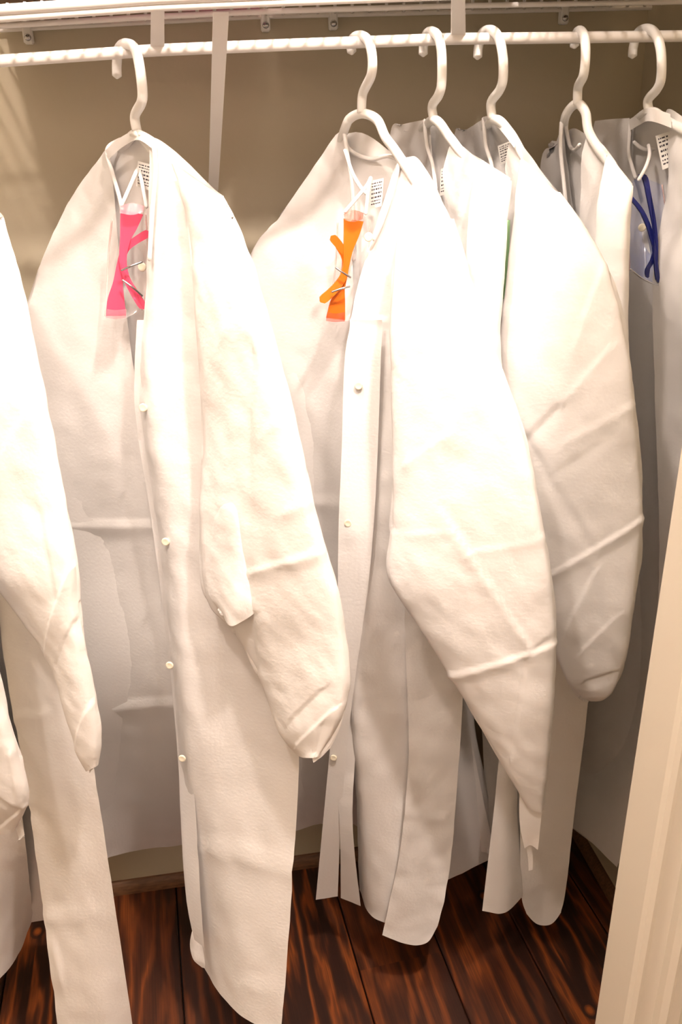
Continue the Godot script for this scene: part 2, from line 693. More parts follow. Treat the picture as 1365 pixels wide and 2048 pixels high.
func baseboard(called: String, a: Vector3, b: Vector3, out: Vector3, prof: Array) -> void:
	var front := []
	var back := []
	front.append(a)
	back.append(b)
	for p in prof:
		front.append(a + out * p.x + Vector3(0, p.y, 0))
		back.append(b + out * p.x + Vector3(0, p.y, 0))
	structure(called, slab(front, back), M.shoe)

func front_y(x: float) -> float:
	return rod_y(x) - 102.0

func back_y(x: float) -> float:
	return lerpf(60, 33, x / 530.0) if x < 530 else lerpf(33, 20, (x - 530) / 570.0)

func build_shelf() -> void:
	var t := thing("wire_shelf", at(680, back_y(680), WALL), "white coated wire closet shelf with hanging rod along the beige wall", "shelf")
	var rod := []
	var lip := []
	var low := []
	var rear := []
	var mid := []
	for x in range(-500, 1601, 100):
		rod.append(at(x, rod_y(x), RODZ))
		var f := at(x, front_y(x), RODZ - 0.1)
		lip.append(f)
		low.append(at(x, front_y(x) + 17, RODZ - 0.098))
		var r := at(x, back_y(x), WALL - 0.008)
		rear.append(r)
		mid.append(f.lerp(r, 0.5) + Vector3(0, -0.004, 0))
	part("hanging_rod", bar(rod, 0.0058, 16), M.wire, t)
	part("front_wire", bar(lip, 0.0045, 12), M.wire, t)
	part("lip_wire", bar(low, 0.0032, 12), M.wire, t)
	part("rear_wire", bar(rear, 0.003, 10), M.wire, t)
	part("middle_wire", bar(mid, 0.003, 10), M.wire, t)
	var n := 62
	for k in n:
		var u := k / float(n - 1)
		var f: Vector3 = along(lip, u)
		var r: Vector3 = along(rear, u)
		var l: Vector3 = along(low, u)
		part("cross_wire", bar([l, f.lerp(l, 0.5), f + Vector3(0, 0.003, 0), f.lerp(r, 0.12) + Vector3(0, 0.003, 0), r + Vector3(0, 0.003, 0)], 0.0021, 6, 10), M.wire, t)
	for x in [315, 918, -330]:
		var a := at(x - 13, front_y(x) + 14, RODZ - 0.06)
		var b := at(x + 13, front_y(x) + 14, RODZ - 0.06)
		var c := at(x + 14, rod_y(x) - 2, RODZ)
		var d := at(x - 14, rod_y(x) - 2, RODZ)
		var f := [a, b, c, d]
		var bk := []
		for v in f:
			bk.append(v + Vector3(0, 0, -0.004))
		part("rod_bracket", slab(f, bk), M.wire, t)
	# strut from the front edge down to the wall
	for s in [[442, 24, 424, 440], [1560, 5, 1420, 430]]:
		var a := at(s[0], s[1], RODZ - 0.08)
		var b := at(s[2], s[3], WALL - 0.004)
		var side := Vector3(0.0075, 0, 0)
		var ring := [a - side, a + side, b + side * 0.8, b - side * 0.8]
		var bk := []
		for v in ring:
			bk.append(v + Vector3(0, -0.003, -0.003))
		part("strut", slab(ring, bk), M.wire, t)
	for x in [57, 530, 665, 1125]:
		var p := at(x, back_y(x) + 8, WALL)
		var c := part("wall_clip", box(p + Vector3(-0.006, -0.014, 0), p + Vector3(0.006, 0.012, 0.012), 0.002), M.plastic, t)
		var s := part("screw", turned([[0, 0.0145], [0.0035, 0.014], [0.0045, 0.012], [0.0045, 0.01]], p + Vector3(0, -0.007, 0), Vector3(0, 0, 1), 12), M.metal, c)
		s.position = Vector3.ZERO
	# what lies on the shelf
	var fy := at(300, front_y(300), RODZ).y + 0.012
	var boxes := [
		["storage_box", -120, 70, 0.02, 0.14, "tan_box", "brownish box on the wire shelf at the far left", "box"],
		["pouch", 80, 132, 0.012, 0.07, "dark_box", "small dark shiny pouch on the wire shelf beside the pink box", "pouch"],
		["storage_box", 137, 560, 0.02, 0.1, "pink_box", "pale pink box lying on the wire shelf", "box"],
		["storage_box", 590, 1080, 0.02, 0.12, "white_box", "off-white box on the wire shelf beside the pink box", "box"],
		["storage_box", 1105, 1480, 0.02, 0.11, "tan_box", "brownish box on the wire shelf above the rightmost hangers", "box"],
	]
	for b in boxes:
		var l := at(b[1], front_y(b[1]), RODZ - 0.045)
		var r := at(b[2], front_y(b[2]), RODZ - 0.045)
		var y := maxf(maxf(l.y, r.y), at((b[1] + b[2]) / 2.0, back_y((b[1] + b[2]) / 2.0), WALL).y) + 0.007
		var lo := Vector3(l.x, y, -RODZ + 0.08 - b[3])
		var hi := Vector3(r.x, y + b[4], -WALL + 0.02)
		var o := thing(b[0], Vector3((lo.x + hi.x) / 2, lo.y, (lo.z + hi.z) / 2), b[6], b[7])
		part("body", box(lo, hi, 0.004), M[b[5]], o)
		part("lid", box(Vector3(lo.x - 0.002, hi.y - 0.02, lo.z + 0.003), Vector3(hi.x + 0.002, hi.y + 0.003, hi.z - 0.003), 0.002), M[b[5]], o)

func build_coats() -> void:
	var z := RODZ
	# --- hangers
	hanger([[234, 152, z + .03], [234, 125, z + .03], [238, 98, z + .02], [250, 88, z], [268, 95, z - .02], [278, 125, z - .03], [285, 180, z - .03], [283, 205, z - .025], [270, 232, z], [274, 262, z]],
		[[165, 430, 1.16], [215, 340, 1.12], [248, 292, 1.05], [274, 268, z], [302, 296, .995], [350, 342, .955], [415, 405, .91]], "white plastic hanger carrying the coat with pink glasses")
	hanger([[704, 104, z + .028], [703, 92, z + .028], [708, 76, z + .018], [724, 72, z], [738, 84, z - .02], [745, 115, z - .03], [743, 150, z - .03], [726, 188, z], [724, 226, z]],
		[[590, 450, 1.15], [665, 330, 1.1], [690, 258, 1.03], [702, 236, 1.015], [727, 227, z], [755, 240, .985], [772, 275, .97], [800, 314, .96], [880, 440, .905]], "white hanger with a wide bare loop above the orange glasses")
	hanger([[847, 108, z + .028], [848, 90, z + .028], [854, 68, z + .018], [866, 64, z], [878, 76, z - .02], [884, 110, z - .03], [884, 165, z - .03], [878, 190, z - .02], [865, 212, z], [868, 238, z]],
		[[805, 310, 1.16], [832, 275, 1.12], [868, 240, z], [900, 275, .98], [930, 312, .955], [1000, 378, .91]], "first white hanger right of the wide bare loop hanger")
	hanger([[956, 114, z + .028], [958, 92, z + .028], [966, 66, z + .018], [984, 61, z], [998, 76, z - .02], [1006, 110, z - .03], [1007, 155, z - .03], [1000, 180, z - .02], [983, 205, z], [985, 236, z]],
		[[925, 320, 1.16], [952, 282, 1.12], [988, 240, z], [1020, 265, .98], [1060, 332, .95], [1160, 480, .9]], "second white hanger right of the wide bare loop hanger")
	hanger([[1150, 92, z + .024], [1150, 84, z + .024], [1154, 66, z + .014], [1162, 62, z], [1170, 76, z - .02], [1172, 110, z - .03], [1168, 150, z - .03], [1157, 175, z], [1156, 208, z]],
		[[1122, 330, 1.15], [1127, 285, 1.09], [1130, 240, 1.03], [1142, 216, 1.012], [1158, 208, z], [1172, 226, .985], [1178, 262, .975], [1200, 300, .955], [1258, 375, .91]], "white hanger with a narrow bare loop near the right end")
	hanger([[1266, 112, z + .03], [1268, 92, z + .03], [1278, 64, z + .02], [1298, 58, z], [1314, 72, z - .02], [1323, 105, z - .03], [1323, 155, z - .03], [1315, 178, z - .02], [1297, 200, z], [1299, 222, z]],
		[[1205, 275, 1.17], [1250, 258, 1.12], [1299, 224, z], [1340, 245, .985], [1440, 300, .92]], "rightmost white hanger carrying the coat with dark blue glasses")
	hanger([[-160, 175, z + .03], [-158, 140, z + .03], [-150, 116, z + .02], [-136, 112, z], [-122, 125, z - .02], [-112, 160, z - .03], [-108, 205, z - .03], [-125, 250, z], [-122, 280, z]],
		[[-240, 420, 1.12], [-170, 310, 1.04], [-122, 282, z], [-90, 310, .97], [-10, 430, .89]], "white hanger of the coat at the left edge")
	hanger([[-350, 190, z + .03], [-348, 155, z + .03], [-340, 132, z + .02], [-326, 126, z], [-312, 140, z - .02], [-302, 175, z - .03], [-298, 220, z - .03], [-315, 265, z], [-312, 296, z]],
		[[-430, 430, 1.12], [-360, 330, 1.04], [-312, 298, z], [-280, 325, .96], [-190, 450, .87]], "white hanger farthest left, outside the edge")

	# --- coat with the pink glasses
	coat("white lab coat with pink glasses at its open collar",
		[[[205, 306, 1.08], [209, 302, 1.07], [213, 298, 1.05]],
		[[130, 420, 1.13], [178, 405, 1.1], [226, 370, 1.05]],
		[[62, 600, 1.14], [150, 600, 1.1], [248, 600, 1.04]],
		[[30, 850, 1.14], [150, 850, 1.09], [285, 850, 1.01]],
		[[22, 1100, 1.14], [170, 1100, 1.09], [330, 1100, .985]],
		[[32, 1420, 1.14], [190, 1420, 1.09], [356, 1410, .97]],
		[[70, 1775, 0], [228, 1712, 0], [368, 1688, 0]]],
		[[[300, 290, .98], [313, 277, .975], [365, 315, .93], [440, 388, .87]],
		[[297, 420, .965], [318, 420, .945], [385, 420, .91], [468, 460, .86]],
		[[290, 600, .965], [314, 600, .94], [390, 600, .905], [500, 600, .85]],
		[[284, 820, .96], [308, 820, .93], [405, 820, .9], [520, 820, .84]],
		[[322, 1100, .945], [350, 1100, .915], [440, 1110, .88], [550, 1110, .83]],
		[[352, 1450, .93], [384, 1450, .895], [480, 1470, .865], [597, 1500, .815]],
		[[396, 1928, 0], [408, 1936, 0], [468, 2022, 0], [563, 2066, 0]]],
		[[130, 420, 1.135], [222, 296, 1.07], [300, 286, 1.0], [440, 388, .872]],
		[[345, 325, .93, 445, 392, .86, .004],
		[385, 450, .905, 482, 480, .83, .02],
		[402, 620, .885, 532, 630, .80, .028],
		[415, 860, .875, 592, 860, .77, .03],
		[408, 1020, .865, 632, 1040, .755, .03],
		[414, 1180, .855, 676, 1185, .745, .028],
		[478, 1265, .835, 692, 1290, .74, .026],
		[530, 1360, .815, 696, 1375, .735, .026],
		[560, 1450, .80, 676, 1450, .738, .022],
		[594, 1506, .785, 640, 1512, .745, .01]],
		{"creases": [[420, 1690, 590, 1730, 22, .006], [500, 1960, 560, 1975, 20, .004], [350, 1500, 380, 2048, 14, -.003]],
		"far_creases": [[20, 1048, 330, 1050, 18, .006], [20, 1425, 350, 1405, 18, .006]],
		"sleeve_creases": [[528, 1132, 648, 1098, 16, .007], [530, 700, 525, 1330, 26, -.006], [412, 1190, 470, 1252, 18, .006], [470, 1252, 530, 1215, 14, -.006], [600, 1010, 640, 990, 20, .004], [560, 1130, 600, 1125, 30, -.003], [560, 850, 590, 820, 20, .004], [600, 1430, 660, 1370, 16, -.005], [610, 1480, 680, 1410, 16, .005], [640, 1500, 660, 1440, 14, -.005], [480, 660, 545, 560, 24, .004]],
		"plackets": [[[[275, 640, .975], [300, 640, .955]], [[272, 820, .97], [300, 820, .945]], [[312, 1100, .955], [345, 1100, .93]], [[350, 1450, .94], [380, 1450, .91]], [[368, 1760, .915], [400, 1770, .89]], [[388, 1880, .905], [408, 1895, .885]]]],
		"bands": [[[262, 276, 1.02], [235, 282, 1.045], [214, 302, 1.05], [226, 350, 1.045], [244, 420, 1.035], [250, 520, 1.03]], [[280, 268, .99], [303, 280, .978], [311, 330, .95], [305, 420, .945], [299, 520, .945]]],
		"collars": [[[[210, 301, 1.045], [243, 274, 1.02], [278, 260, .99], [316, 280, .965]], [[218, 318, 1.045], [246, 294, 1.02], [278, 280, .99], [312, 304, .96]]]],
		"buttons": [[285, 534, 1.0], [287, 815, .94], [332, 1083, .92], [340, 1330, .91], [365, 1516, .905]],
		"tags": [[[276, 322, 1.02], [306, 330, 1.005], [272, 372, 1.02], [302, 382, 1.005]]],
		"flaps": [[[[418, 900, .872], [470, 900, .84], [530, 900, .82]], [[409, 1000, .85], [470, 1000, .81], [532, 1000, .815]], [[409, 1100, .842], [470, 1105, .803], [531, 1105, .803]], [[414, 1180, .838], [468, 1195, .798], [530, 1198, .797]], [[440, 1222, .82], [465, 1253, .798], [530, 1210, .795]]],
			[[[392, 1840, .935], [440, 1840, .93]], [[383, 1868, .93], [440, 1880, .925]], [[380, 1895, .928], [440, 1905, .92]], [[388, 1922, .925], [440, 1930, .92]], [[404, 1936, .925], [440, 1940, .92]]]],
		"cuffs": [[[[625, 1470, .752], [660, 1450, .742], [690, 1420, .735]], [[622, 1500, .75], [655, 1490, .742], [680, 1455, .738]], [[628, 1524, .75], [645, 1512, .745], [662, 1494, .742]]]]})

	# --- coat with the orange glasses
	coat("white lab coat with orange glasses, its long sleeve folded across the front",
		[[[672, 270, 1.06], [680, 263, 1.05], [690, 256, 1.035]],
		[[560, 432, 1.12], [630, 425, 1.09], [702, 400, 1.03]],
		[[502, 520, 1.13], [600, 540, 1.08], [706, 560, 1.01]],
		[[470, 800, 1.13], [590, 800, 1.08], [700, 800, .995]],
		[[470, 1100, 1.13], [590, 1100, 1.08], [694, 1100, .99]],
		[[490, 1400, 1.13], [580, 1400, 1.09], [690, 1400, 1.0]],
		[[520, 1690, 0], [600, 1652, 0], [690, 1648, 0]]],
		[[[790, 330, .97], [815, 314, .955], [842, 325, .93], [900, 430, .87]],
		[[745, 470, .97], [776, 480, .95], [835, 500, .915], [910, 520, .865]],
		[[702, 640, .97], [768, 640, .945], [830, 650, .905], [920, 650, .86]],
		[[690, 850, .965], [760, 850, .94], [830, 850, .91], [930, 850, .87]],
		[[684, 1100, .96], [744, 1100, .935], [830, 1100, .92], [940, 1100, .9]],
		[[704, 1420, .955], [726, 1430, .945], [800, 1450, .945], [880, 1420, .95]],
		[[720, 1780, 0], [738, 1826, 0], [775, 1848, 0], [830, 1852, 0]]],
		[[560, 432, 1.125], [690, 270, 1.05], [790, 312, .985], [900, 430, .872]],
		[[838, 335, .92, 905, 440, .85, .006],
		[800, 480, .89, 930, 520, .82, .02],
		[788, 640, .875, 962, 640, .80, .03],
		[792, 800, .865, 1010, 760, .78, .034],
		[790, 950, .855, 1052, 880, .765, .034],
		[785, 1060, .85, 1078, 1010, .755, .034],
		[780, 1150, .845, 1100, 1130, .75, .032],
		[838, 1245, .83, 1112, 1230, .748, .03],
		[905, 1350, .815, 1112, 1320, .75, .028],
		[965, 1450, .805, 1106, 1420, .755, .026],
		[1020, 1545, .795, 1097, 1530, .765, .02],
		[1056, 1610, .79, 1087, 1622, .775, .01]],
		{"creases": [[700, 640, 765, 640, 10, .004], [740, 1080, 700, 1072, 10, .005], [800, 1620, 890, 1635, 14, .003]],
		"far_creases": [[600, 1005, 690, 1005, 14, .004]],
		"sleeve_creases": [[898, 1344, 1112, 1282, 14, .009], [905, 1010, 1068, 1282, 18, .007], [830, 915, 920, 855, 16, .005], [780, 1060, 915, 1048, 12, .003], [1060, 1300, 1030, 1500, 22, -.006], [1075, 1290, 1100, 1270, 14, -.005], [920, 870, 990, 700, 26, .005], [960, 1090, 1090, 1070, 12, .003]],
		"plackets": [[[[704, 640, .955], [766, 640, .936]], [[690, 720, .95], [762, 720, .932]], [[684, 900, .948], [756, 900, .93]], [[678, 1050, .945], [748, 1050, .925]], [[676, 1180, .945], [736, 1180, .93]], [[672, 1350, .948], [712, 1350, .942]], [[662, 1480, .965], [696, 1480, .958]], [[646, 1650, .99], [682, 1650, .982]], [[632, 1800, 0], [676, 1793, 0]]],
			[[[695, 1300, .962], [728, 1300, .955]], [[668, 1480, .975], [712, 1500, .962]], [[680, 1650, .98], [706, 1650, .97]], [[682, 1796, 0], [722, 1812, 0]]]],
		"bands": [[[688, 252, 1.03], [692, 290, 1.03], [700, 340, 1.025], [706, 400, 1.02], [708, 520, 1.01]], [[690, 270, 1.03], [700, 300, 1.04], [740, 318, 1.02], [775, 312, .99], [795, 318, .97]], [[800, 322, .96], [786, 380, .955], [766, 440, .955], [748, 480, .96]]],
		"buttons": [[738, 474, .955], [718, 771, .94], [697, 1046, .94], [668, 1515, .965]],
		"tags": [[[742, 362, 1.0], [768, 356, .985], [740, 418, 1.0], [764, 412, .985]]],
		"flaps": [[[[806, 1080, 0.915], [836.0, 1080.0, 0.9175], [866, 1080, 0.92], [900.5, 1080.0, 0.9225], [935, 1080, 0.925]], [[812, 1300, 0.928], [837.0, 1300.0, 0.9305], [862, 1300, 0.933], [896.0, 1300.0, 0.9355], [930, 1300, 0.938]], [[818, 1500, 0.93], [839.0, 1500.0, 0.9325], [860, 1500, 0.935], [890.0, 1500.0, 0.9375], [920, 1500, 0.94]], [[802, 1690, 0.935], [826.0, 1690.0, 0.936], [850, 1690, 0.937], [878.0, 1690.0, 0.94], [906, 1690, 0.943]], [[780, 1800, 0.938], [807.5, 1807.5, 0.936], [835, 1815, 0.934], [862.5, 1805.0, 0.937], [890, 1795, 0.94]], [[765, 1870, 0.938], [800, 1884, 0.936], [835, 1890, 0.934], [860, 1880, 0.936], [876, 1852, 0.938]]]],
		"cuffs": [[[[1040, 1560, .80], [1065, 1580, .79], [1090, 1570, .775]], [[1040, 1640, .80], [1060, 1640, .79], [1084, 1630, .78]], [[1050, 1696, .80], [1062, 1690, .795], [1076, 1700, .785]]], [[[1048, 1670, .802], [1060, 1670, .8]], [[1056, 1710, .802], [1066, 1708, .8]], [[1058, 1742, .802], [1066, 1740, .8]]]]})

	# --- next coat to the right
	coat("white lab coat right of the orange glasses, its shoulder corner above a dark slit",
		[[[800, 250, 1.11], [830, 243, 1.08], [858, 238, 1.03]],
		[[780, 275, 1.13], [825, 320, 1.09], [868, 340, 1.02]],
		[[776, 520, 1.13], [830, 520, 1.08], [895, 500, 1.0]],
		[[780, 800, 1.13], [840, 800, 1.08], [900, 800, 1.0]],
		[[800, 1100, 1.13], [850, 1100, 1.08], [900, 1100, 1.0]],
		[[820, 1400, 1.13], [870, 1400, 1.1], [930, 1400, 1.08]],
		[[840, 1705, 0], [905, 1697, 0], [990, 1708, 0]]],
		[[[885, 345, .985], [908, 285, .97], [960, 322, .92], [1022, 356, .885]],
		[[895, 420, .98], [918, 420, .95], [965, 420, .915], [1014, 430, .885]],
		[[893, 560, .98], [915, 560, .95], [960, 560, .92], [1005, 560, .89]],
		[[890, 800, .97], [910, 800, .95], [950, 800, .93], [990, 800, .91]],
		[[890, 1100, .97], [905, 1100, .96], [950, 1100, .95], [990, 1100, .94]],
		[[820, 1400, .99], [840, 1400, .98], [860, 1400, .98], [880, 1400, .985]],
		[[800, 1780, 1.02], [820, 1790, 1.02], [840, 1790, 1.02], [860, 1780, 1.02]]],
		[[790, 270, 1.125], [862, 250, 1.05], [900, 280, 1.0], [1022, 356, .887]],
		[[955, 335, .915, 1022, 362, .875, .006],
		[940, 440, .90, 1013, 450, .865, .014],
		[940, 600, .89, 1003, 600, .86, .014],
		[950, 760, .885, 998, 715, .855, .016],
		[970, 950, .88, 1030, 950, .85, .016],
		[990, 1150, .88, 1050, 1150, .85, .016]],
		{"bands": [[[850, 240, 1.03], [854, 290, 1.03], [866, 330, 1.02], [872, 380, 1.01]]],
		"tags": [[[882, 338, 1.01], [908, 328, .995], [880, 392, 1.01], [900, 386, .995]]],
		"sleeve_creases": [[900, 340, 1000, 420, 20, .003]]})

	# --- the one with the visible right sleeve
	coat("white lab coat whose puffy sleeve hangs creased at the right of the group",
		[[[925, 264, 1.11], [950, 248, 1.07], [974, 233, 1.03]],
		[[906, 280, 1.13], [945, 320, 1.09], [988, 340, 1.02]],
		[[900, 520, 1.13], [950, 520, 1.08], [1005, 500, 1.0]],
		[[910, 800, 1.13], [960, 800, 1.08], [1010, 800, 1.0]],
		[[930, 1100, 1.13], [970, 1100, 1.08], [1015, 1100, 1.0]],
		[[960, 1400, 1.13], [1000, 1400, 1.1], [1040, 1400, 1.06]],
		[[975, 1708, 0], [1020, 1700, 0], [1070, 1700, 0]]],
		[[[1012, 335, .985], [1032, 278, .97], [1100, 362, .91], [1190, 480, .87]],
		[[1018, 420, .98], [1042, 430, .95], [1100, 460, .91], [1197, 530, .87]],
		[[1006, 600, .98], [1032, 600, .95], [1100, 620, .91], [1215, 640, .87]],
		[[1003, 850, .975], [1042, 850, .95], [1110, 850, .92], [1225, 850, .89]],
		[[1010, 1100, .97], [1050, 1100, .955], [1100, 1100, .94], [1180, 1100, .92]],
		[[1002, 1470, .985], [1015, 1470, .98], [1030, 1470, .978], [1046, 1470, .975]],
		[[965, 1822, 0], [1000, 1828, 0], [1024, 1818, 0], [1044, 1793, 0]]],
		[[915, 272, 1.125], [980, 250, 1.05], [1025, 272, 1.0], [1190, 480, .872]],
		[[1045, 318, .93, 1120, 385, .88, .006],
		[1021, 520, .90, 1205, 512, .845, .022],
		[1003, 700, .89, 1248, 640, .83, .03],
		[1035, 880, .88, 1270, 800, .82, .034],
		[1055, 1040, .875, 1284, 960, .815, .034],
		[1080, 1170, .87, 1284, 1090, .81, .032],
		[1106, 1275, .86, 1268, 1220, .81, .03],
		[1132, 1350, .85, 1250, 1325, .815, .024],
		[1160, 1390, .845, 1226, 1382, .82, .014],
		[1178, 1402, .842, 1206, 1400, .83, .006]],
		{"creases": [[970, 1560, 1030, 1540, 14, .004]],
		"sleeve_creases": [[1100, 1142, 1292, 1030, 13, .009], [1060, 868, 1198, 1085, 18, -.007], [1060, 868, 1130, 800, 16, -.008], [1130, 800, 1225, 690, 18, .004], [1140, 870, 1270, 805, 14, .004], [1120, 930, 1200, 880, 14, -.003], [1140, 1250, 1200, 1130, 20, .005], [1170, 1290, 1240, 1220, 16, .004], [1175, 1355, 1230, 1335, 14, -.006], [1150, 700, 1220, 510, 22, .004]],
		"bands": [[[968, 236, 1.03], [972, 290, 1.025], [984, 330, 1.015], [990, 380, 1.01]]],
		"collars": [[[[966, 236, 1.03], [976, 232, 1.01], [1000, 240, .985], [1034, 280, .96]], [[970, 254, 1.03], [980, 250, 1.01], [1000, 258, .985], [1030, 296, .96]]]],
		"tags": [[[996, 292, 1.01], [1026, 280, .995], [1002, 330, 1.01], [1026, 318, .995]]],
		"flaps": [[[[1045, 1300, .955], [1072, 1300, .95], [1100, 1300, .945], [1140, 1330, .94], [1180, 1370, .935]], [[1042, 1480, .965], [1070, 1480, .96], [1100, 1480, .955], [1135, 1480, .95], [1168, 1480, .945]], [[1041, 1640, .97], [1066, 1640, .967], [1092, 1640, .963], [1120, 1640, .96], [1148, 1640, .955]], [[1042, 1780, .97], [1064, 1790, .97], [1088, 1794, .97], [1110, 1790, .967], [1133, 1775, .965]], [[1053, 1826, .97], [1070, 1845, .97], [1088, 1851, .968], [1106, 1845, .966], [1122, 1824, .965]]]]})

	# --- behind it
	coat("white lab coat with a narrow collar, squeezed between the puffy sleeve and the rightmost coat",
		[[[1106, 288, 1.11], [1118, 264, 1.08], [1128, 242, 1.04]],
		[[1080, 330, 1.13], [1110, 350, 1.1], [1142, 350, 1.03]],
		[[1078, 560, 1.13], [1110, 560, 1.1], [1160, 560, 1.02]],
		[[1080, 850, 1.13], [1110, 850, 1.1], [1160, 850, 1.03]],
		[[1080, 1100, 1.14], [1110, 1100, 1.1], [1150, 1100, 1.05]],
		[[1060, 1400, 1.14], [1090, 1400, 1.12], [1120, 1400, 1.08]],
		[[1040, 1650, 1.14], [1070, 1650, 1.14], [1100, 1650, 1.12]]],
		[[[1166, 305, .99], [1181, 268, .98], [1216, 300, .945], [1265, 370, .905]],
		[[1163, 420, .985], [1182, 420, .965], [1222, 430, .935], [1262, 430, .905]],
		[[1162, 560, .985], [1182, 560, .965], [1215, 560, .94], [1256, 560, .91]],
		[[1162, 850, .99], [1182, 850, .975], [1210, 850, .96], [1250, 850, .94]],
		[[1150, 1100, 1.0], [1180, 1100, .99], [1205, 1100, .98], [1240, 1100, .96]],
		[[1060, 1400, 1.02], [1080, 1400, 1.02], [1100, 1400, 1.02], [1130, 1390, 1.02]],
		[[1050, 1700, 1.05], [1070, 1710, 1.05], [1090, 1710, 1.05], [1120, 1700, 1.05]]],
		[[1088, 320, 1.125], [1136, 262, 1.06], [1176, 270, 1.0], [1265, 370, .907]],
		[[1215, 310, .94, 1266, 372, .895, .006],
		[1198, 430, .92, 1260, 430, .885, .016],
		[1195, 600, .915, 1254, 600, .88, .018],
		[1195, 850, .91, 1256, 850, .88, .016],
		[1190, 1150, .91, 1236, 1150, .885, .014]],
		{"bands": [[[1124, 244, 1.03], [1122, 300, 1.03], [1130, 380, 1.02], [1134, 420, 1.02]], [[1132, 250, 1.035], [1140, 290, 1.045], [1150, 300, 1.03], [1160, 290, 1.0]]],
		"sleeve_creases": []})

	# --- rightmost
	coat("rightmost white lab coat with dark blue glasses, beside the fluted door casing",
		[[[1190, 242, 1.13], [1225, 238, 1.1], [1262, 236, 1.06]],
		[[1182, 290, 1.14], [1225, 300, 1.1], [1258, 310, 1.06]],
		[[1180, 450, 1.14], [1230, 450, 1.1], [1290, 440, 1.04]],
		[[1165, 700, 1.14], [1230, 700, 1.1], [1330, 700, 1.0]],
		[[1150, 1000, 1.14], [1230, 1000, 1.1], [1345, 1000, .98]],
		[[1115, 1400, 1.16], [1210, 1400, 1.12], [1330, 1400, .98]],
		[[1090, 1625, 0], [1165, 1668, 0], [1235, 1735, 1.03]]],
		[[[1352, 320, 1.0], [1335, 222, 1.0], [1375, 240, .96], [1430, 290, .92]],
		[[1325, 440, 1.0], [1348, 440, .98], [1390, 430, .95], [1440, 430, .91]],
		[[1306, 560, 1.0], [1345, 560, .97], [1385, 560, .94], [1425, 560, .9]],
		[[1310, 800, 1.0], [1360, 760, .97], [1395, 800, .94], [1430, 800, .9]],
		[[1320, 1100, .98], [1360, 1100, .95], [1400, 1100, .93], [1430, 1100, .9]],
		[[1300, 1450, .97], [1335, 1450, .95], [1360, 1450, .92], [1390, 1450, .89]],
		[[1255, 1790, .94], [1275, 1810, .92], [1300, 1825, .9], [1325, 1835, .88]]],
		[[1190, 245, 1.135], [1275, 236, 1.06], [1310, 226, 1.01], [1430, 290, .922]],
		[[1375, 250, .95, 1436, 300, .9, .006],
		[1400, 450, .93, 1450, 470, .88, .02],
		[1400, 750, .91, 1460, 750, .86, .024],
		[1400, 1050, .89, 1460, 1050, .84, .024],
		[1390, 1300, .88, 1450, 1300, .84, .016]],
		{"creases": [[1150, 1380, 1330, 1440, 16, .004]],
		"bands": [[[1262, 240, 1.055], [1258, 300, 1.055], [1264, 330, 1.045], [1272, 356, 1.04]], [[1268, 284, 1.06], [1295, 300, 1.05], [1340, 285, 1.02]]],
		"collars": [[[[1258, 240, 1.055], [1278, 228, 1.03], [1300, 216, .99], [1342, 228, .975]], [[1260, 262, 1.055], [1280, 250, 1.03], [1302, 242, .99], [1344, 256, .975]]]],
		"tags": [[[1312, 272, 1.0], [1352, 258, .99], [1326, 340, 1.0], [1364, 324, .99]]],
		"buttons": [[1285, 455, 1.03]]})

